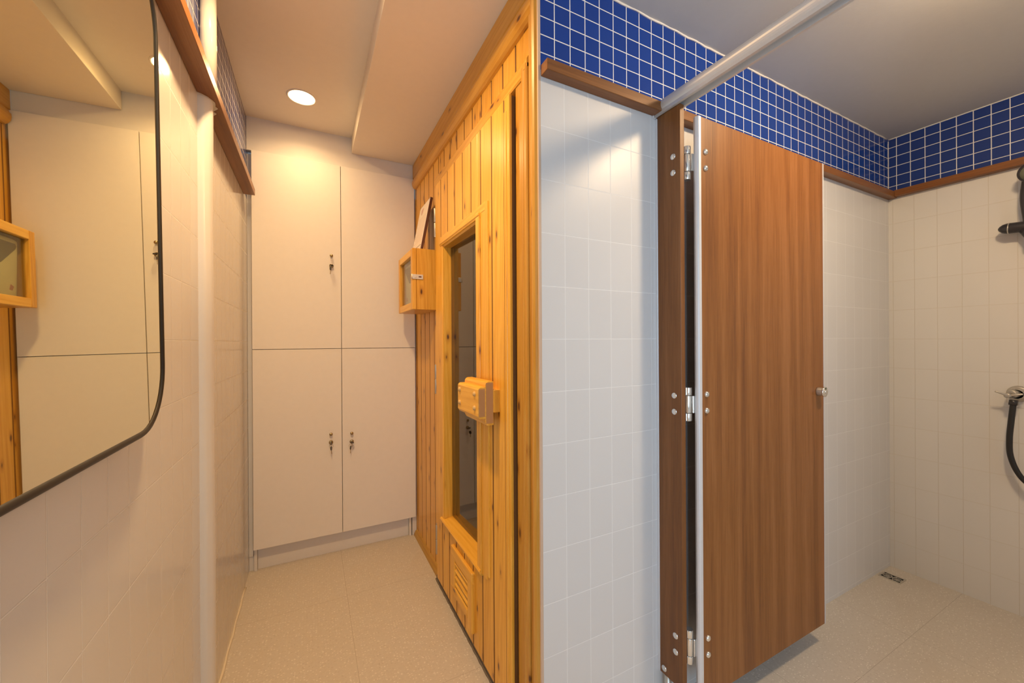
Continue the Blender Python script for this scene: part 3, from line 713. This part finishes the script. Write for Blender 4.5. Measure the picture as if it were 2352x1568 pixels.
bm = new_bm(); prism(bm, [npt(0.085, ny0 + 0.01, -0.0016), npt(0.095, ny0 + 0.01, -0.0016), npt(0.095, ny1 - 0.018, -0.0016), npt(0.085, ny1 - 0.018, -0.0016)], nn * 0.0004); obj('rule_line', bm, M_INKD, pap)

# ================================================================== STALL PILASTER, HEADER RAIL, STALL DOOR
XP = 1.013
pl = thing('stall_pilaster', 'narrow walnut laminate pilaster fixed to the white tiles beside the stall door', 'panel', (XP, 0.87, 0.1))
bm = new_bm(); box(bm, XP, XP + 0.0185, 0.832, 0.923, 0.118, 1.930, 0.0007); obj('panel', bm, M_WAL_D, pl)
bm = new_bm(); box(bm, XP - 0.003, XP + 0.0215, 0.9195, YW, 0.118, 1.925, 0.0008); obj('wall_channel', bm, M_ALUW, pl)
def bolt(y, z, parent, x=None, face='x'):
    bm = new_bm()
    if face == 'x': lathe(bm, [(0, 0.0095), (0.0012, 0.0098), (0.003, 0.0088), (0.0042, 0.0062), (0.0042, 0)], (XP, y, z), (-1, 0, 0), 24)
    else: lathe(bm, [(0, 0.0095), (0.0015, 0.0095), (0.0048, 0.0078), (0.0066, 0.004), (0.007, 0)], (x, y, z), (0, -1, 0), 24)
    obj('bolt', bm, M_CHROME, parent)
HZ = (1.750, 1.0015, 0.248)
for z in HZ:
    for d in (-0.0253, 0.0253): bolt(0.858, z + d, pl)
bolt(0.903, 0.138, pl)
bm = new_bm(); cyl(bm, (XP + 0.009, 0.897, 0.0), (XP + 0.009, 0.897, 0.119), 0.011, seg=20); cyl(bm, (XP + 0.009, 0.897, 0.0), (XP + 0.009, 0.897, 0.006), 0.022, seg=24)
obj('foot', bm, M_STEEL, pl)

rl = thing('header_rail', 'satin aluminium header rail running overhead from the tiled wall to upper right', 'rail', (1.02, 0.4, 1.94))
bm = new_bm(); n = 20; pro = [(XP + 0.0095 + 0.0235 * math.cos(a), 1.9565 + 0.0235 * math.sin(a)) for a in [PI * (-0.22) + (PI * 1.44) * k / n for k in range(n + 1)]]
# closed round top, open slot below
inner = [(XP + 0.0095 + 0.012, 1.936), (XP + 0.0095 + 0.012, 1.944), (XP + 0.0095 - 0.012, 1.944), (XP + 0.0095 - 0.012, 1.9285)]
outer = [(XP + 0.0095 + 0.021, 1.9285)] + pro + [(XP + 0.0095 - 0.021, 1.9285)] + [(XP + 0.0095 - 0.0125, 1.9285), (XP + 0.0095 - 0.0125, 1.944), (XP + 0.0095 + 0.0125, 1.944), (XP + 0.0095 + 0.0125, 1.9285)]
extrude_y(bm, outer, -0.95, YW - 0.0005, smooth=False)
ro = obj('rail', bm, M_ALU, rl)
bm = new_bm()
for s in (-1, 1):
    pass
box(bm, XP + 0.0095 - 0.0245, XP + 0.0095 + 0.0245, YW - 0.004, YW - 0.0002, 1.927, 1.982, 0.002); obj('end_flange', bm, M_ALUW, rl)

pn = thing('stall_partition', 'walnut laminate partition panel carrying the far end of the header rail', 'panel', (XP, -0.4, 0.1))
bm = new_bm(); box(bm, XP, XP + 0.0185, -0.94, 0.070, 0.118, 1.930, 0.0007); obj('panel', bm, M_WAL_D, pn)
bm = new_bm()
for yy in (-0.86, -0.02): cyl(bm, (XP + 0.009, yy, 0.0), (XP + 0.009, yy, 0.119), 0.011, seg=20); cyl(bm, (XP + 0.009, yy, 0.0), (XP + 0.009, yy, 0.006), 0.022, seg=24)
obj('feet', bm, M_STEEL, pn)

dr = thing('cubicle_door', 'open walnut laminate stall door with pale metal edges standing parallel to white tiled wall', 'door', (1.07, 0.81, 0.095)); dr['kind'] = 'thing'
dx0, dx1, dy0, dy1, dz0, dz1 = 1.0535, 1.782, 0.800, 0.8165, 0.0935, 1.8855
bm = new_bm(); box(bm, dx0 + 0.010, dx1 - 0.006, dy0, dy1, dz0, dz1, 0.0004, rnd=0.37); obj('door_panel', bm, M_WAL_V, dr)
bm = new_bm()
prism(bm, [(x, y, dz0 - 0.0003) for x, y in ((dx0 + 0.0118, dy0 - 0.0012), (dx0 + 0.0118, dy1 + 0.0012), (dx0 + 0.002, dy1 + 0.0012), (dx0 - 0.001, dy1 - 0.003), (dx0 - 0.0025, (dy0 + dy1) / 2), (dx0 - 0.001, dy0 + 0.003), (dx0 + 0.002, dy0 - 0.0012))], (0, 0, dz1 - dz0 + 0.0006))
obj('edge_strip', bm, M_ALUW, dr)
bm = new_bm(); prism(bm, [(x, y, dz0 - 0.0003) for x, y in ((dx1 - 0.008, dy0 - 0.0012), (dx1 - 0.001, dy0 - 0.0012), (dx1, dy0 + 0.002), (dx1, dy1), (dx1 - 0.008, dy1 + 0.0012))], (0, 0, dz1 - dz0 + 0.0006)); obj('edge_strip', bm, M_ALUW, dr)
for z in HZ:
    for d in (-0.0253, 0.0253): bolt(dy0, z + 0.006 + d, dr, x=1.0865, face='y')
    bm = new_bm(); hx, hy = 1.0445, 0.8335
    for a, b in ((-0.052, -0.028), (-0.0265, 0.0265), (0.028, 0.052)): cyl(bm, (hx, hy, z + a), (hx, hy, z + b), 0.0115, seg=28, bev=0.0012)
    cyl(bm, (hx, hy, z - 0.05), (hx, hy, z + 0.05), 0.006)
    box(bm, hx - 0.0118, hx - 0.008, hy - 0.0035, hy + 0.045, z + 0.028, z + 0.052, 0.001); box(bm, hx - 0.0118, hx - 0.008, hy - 0.0035, hy + 0.045, z - 0.052, z - 0.028, 0.001)
    box(bm, hx + 0.003, hx + 0.048, dy1 + 0.0005, dy1 + 0.0045, z - 0.0265, z + 0.0265, 0.001)
    obj('hinge', bm, M_CHROME, dr)
# indicator knob of the lock
bm = new_bm()
lathe(bm, [(0, 0.0), (0, 0.0150), (0.004, 0.0155), (0.018, 0.0150), (0.021, 0.014)], (1.732, dy0, 1.001), (0, -1, 0), 32)
lk = obj('lock', bm, M_STEEL, dr)
bm = new_bm(); lathe(bm, [(0.0205, 0), (0.0205, 0.0185), (0.0225, 0.0195), (0.0255, 0.0190), (0.0262, 0.0172), (0.0262, 0)], (1.732, dy0, 1.001), (0, -1, 0), 36)
lathe(bm, [(0.026, 0.005), (0.0285, 0.0042), (0.029, 0)], (1.732, dy0, 1.001), (0, -1, 0), 20)
for a in (0.6, 2.6, 4.6): box(bm, 1.732 + 0.011 * math.cos(a) - 0.002, 1.732 + 0.011 * math.cos(a) + 0.002, dy0 - 0.0275, dy0 - 0.026, 1.001 + 0.011 * math.sin(a) - 0.002, 1.001 + 0.011 * math.sin(a) + 0.002, 0.0008)
obj('indicator_disc', bm, M_CHROME, lk)
bm = new_bm(); box(bm, 1.729, 1.736, dy0 - 0.0272, dy0 - 0.0258, 1.010, 1.0175, 0.0004); obj('indicator_mark', bm, plain('green_black_indicator', (0.02, 0.05, 0.02), 0.4), lk)

# ================================================================== SHOWER
sh = thing('shower_handset', 'black shower handset in a black holder on the right tiled wall', 'shower head', (XR, 0.46, 1.67))
bm = new_bm()
lathe(bm, [(-0.11, 0.0), (-0.11, 0.020), (-0.04, 0.0225), (0.004, 0.0225), (0.012, 0.0215), (0.022, 0.018), (0.030, 0.011), (0.034, 0.004), (0.035, 0)], (2.668, 0.512, 1.672), (0, 1, 0.08), 28)
cyl(bm, (2.668, 0.46, 1.668), (XR, 0.46, 1.668), 0.018)
cyl(bm, (2.668, 0.470, 1.660), (2.665, 0.455, 1.615), 0.022, 0.016)
ho = obj('holder', bm, M_BLACKP, sh)
bm = new_bm(); lathe(bm, [(0, 0.0226), (0, 0.0236), (0.0035, 0.0236), (0.0035, 0.0226)], (2.668, 0.514, 1.672), (0, 1, 0.08), 28); obj('grey_ring', bm, M_STEEL, ho)
bm = new_bm()
tube(bm, smooth_path([(2.664, 0.458, 1.60), (2.664, 0.462, 1.68), (2.660, 0.470, 1.78), (2.652, 0.464, 1.85), (2.645, 0.456, 1.885)]), 0.016, 20, rs=None)
obj('handset_grip', bm, M_BLACKP, sh)
bm = new_bm(); lathe(bm, [(0.030, 0), (0.030, 0.016), (0.020, 0.030), (0.004, 0.041), (-0.008, 0.0425), (-0.012, 0.040), (-0.012, 0)], (2.634, 0.446, 1.885), (0.8, 0.20, 0.45), 36); hd_ = obj('shower_head', bm, M_BLACKP, sh)
bm = new_bm(); lathe(bm, [(-0.0118, 0), (-0.0118, 0.035), (-0.0128, 0.035), (-0.0128, 0)], (2.634, 0.446, 1.885), (0.8, 0.20, 0.45), 32); obj('nozzle_plate', bm, plain('grey_green_nozzle_plate', (0.16, 0.17, 0.12), 0.4), hd_)
vv = thing('shower_valve', 'chrome shower valve with three lever cross handle on the right tiled wall', 'tap', (XR, 0.50, 0.96))
bm = new_bm()
lathe(bm, [(0, 0), (0, 0.034), (0.004, 0.034), (0.009, 0.028), (0.012, 0.022), (0.030, 0.021), (0.032, 0.019)], (XR, 0.502, 0.9605), (-1, 0, 0), 36)
cyl(bm, (XR - 0.020, 0.505, 0.962), (XR - 0.050, 0.514, 0.961), 0.0165, bev=0.003)
vb = obj('body', bm, M_STEEL, vv)
bm = new_bm(); c = Vector((XR - 0.054, 0.519, 0.9545))
lathe(bm, [(0, 0), (0, 0.011), (0.010, 0.011), (0.013, 0.009), (0.014, 0)], c, (-0.9, 0.3, 0), 20)
for d, L in ((Vector((-0.25, 0.62, 0.30)), 0.040), (Vector((0.1, -0.85, 0.22)), 0.040), (Vector((-0.1, 0.06, -1)), 0.030)):
    d.normalize(); cyl(bm, c + Vector((-0.007, 0, 0)), c + Vector((-0.007, 0, 0)) + d * L, 0.0042, 0.0036, bev=0.001)
obj('lever_handle', bm, M_STEEL, vv)
hs = thing('shower_hose', 'black flexible shower hose curving down from the chrome valve', 'hose', (2.66, 0.50, 0.93))
bm = new_bm()
path = smooth_path([(2.678, 0.5085, 0.924), (2.676, 0.5095, 0.905), (2.670, 0.5135, 0.84), (2.668, 0.5175, 0.77), (2.668, 0.5155, 0.70), (2.668, 0.498, 0.635), (2.668, 0.470, 0.592), (2.668, 0.430, 0.58), (2.668, 0.392, 0.62), (2.668, 0.372, 0.75), (2.668, 0.368, 1.0), (2.668, 0.385, 1.3), (2.666, 0.43, 1.5), (2.664, 0.4565, 1.60)], 14)
tube(bm, path, 0.0095, 14); obj('hose', bm, M_BLACK, hs)
bm = new_bm(); cyl(bm, (2.678, 0.508, 0.936), (2.677, 0.509, 0.914), 0.0135, seg=6); obj('hose_nut', bm, M_BLACKP, hs)

# ================================================================== FLOOR DRAIN
fd = thing('floor_drain', 'small square steel floor drain grate in the corner by the tiled wall', 'drain', (2.595, 0.878, 0.0))
bm = new_bm(); ax0, ax1, ay0, ay1 = 2.560, 2.628, 0.834, 0.920
for a in ((ax0, ax1, ay0, ay0 + 0.007), (ax0, ax1, ay1 - 0.007, ay1), (ax0, ax0 + 0.007, ay0 + 0.007, ay1 - 0.007), (ax1 - 0.007, ax1, ay0 + 0.007, ay1 - 0.007)):
    box(bm, a[0], a[1], a[2], a[3], 0.0, 0.0025, 0.0006)
mx_, my_ = (ax0 + ax1) / 2, (ay0 + ay1) / 2
for cy in (my_ - 0.019, my_ + 0.019):
    tube(bm, [(mx_ + 0.0165 * math.cos(a), cy + 0.0165 * math.sin(a), 0.0014) for a in [2 * PI * k / 28 for k in range(28)]], 0.0017, 6, closed=True)
    for k in range(5):
        a = k * PI / 5
        tube(bm, [(mx_ + 0.0155 * math.cos(a), cy + 0.0155 * math.sin(a), 0.0013), (mx_ - 0.0155 * math.cos(a), cy - 0.0155 * math.sin(a), 0.0013)], 0.0010, 6)
for s in (-1, 1):
    for q in (-1, 1): tube(bm, [(mx_ + s * 0.002, my_, 0.0013), (ax0 + 0.007 if s < 0 else ax1 - 0.007, my_ + q * 0.012, 0.0013)], 0.0014, 6)
obj('grate', bm, M_STEEL, fd)
bm = new_bm(); box(bm, ax0 + 0.004, ax1 - 0.004, ay0 + 0.004, ay1 - 0.004, 0.0001, 0.0006); obj('drain_well', bm, M_DARK, fd)
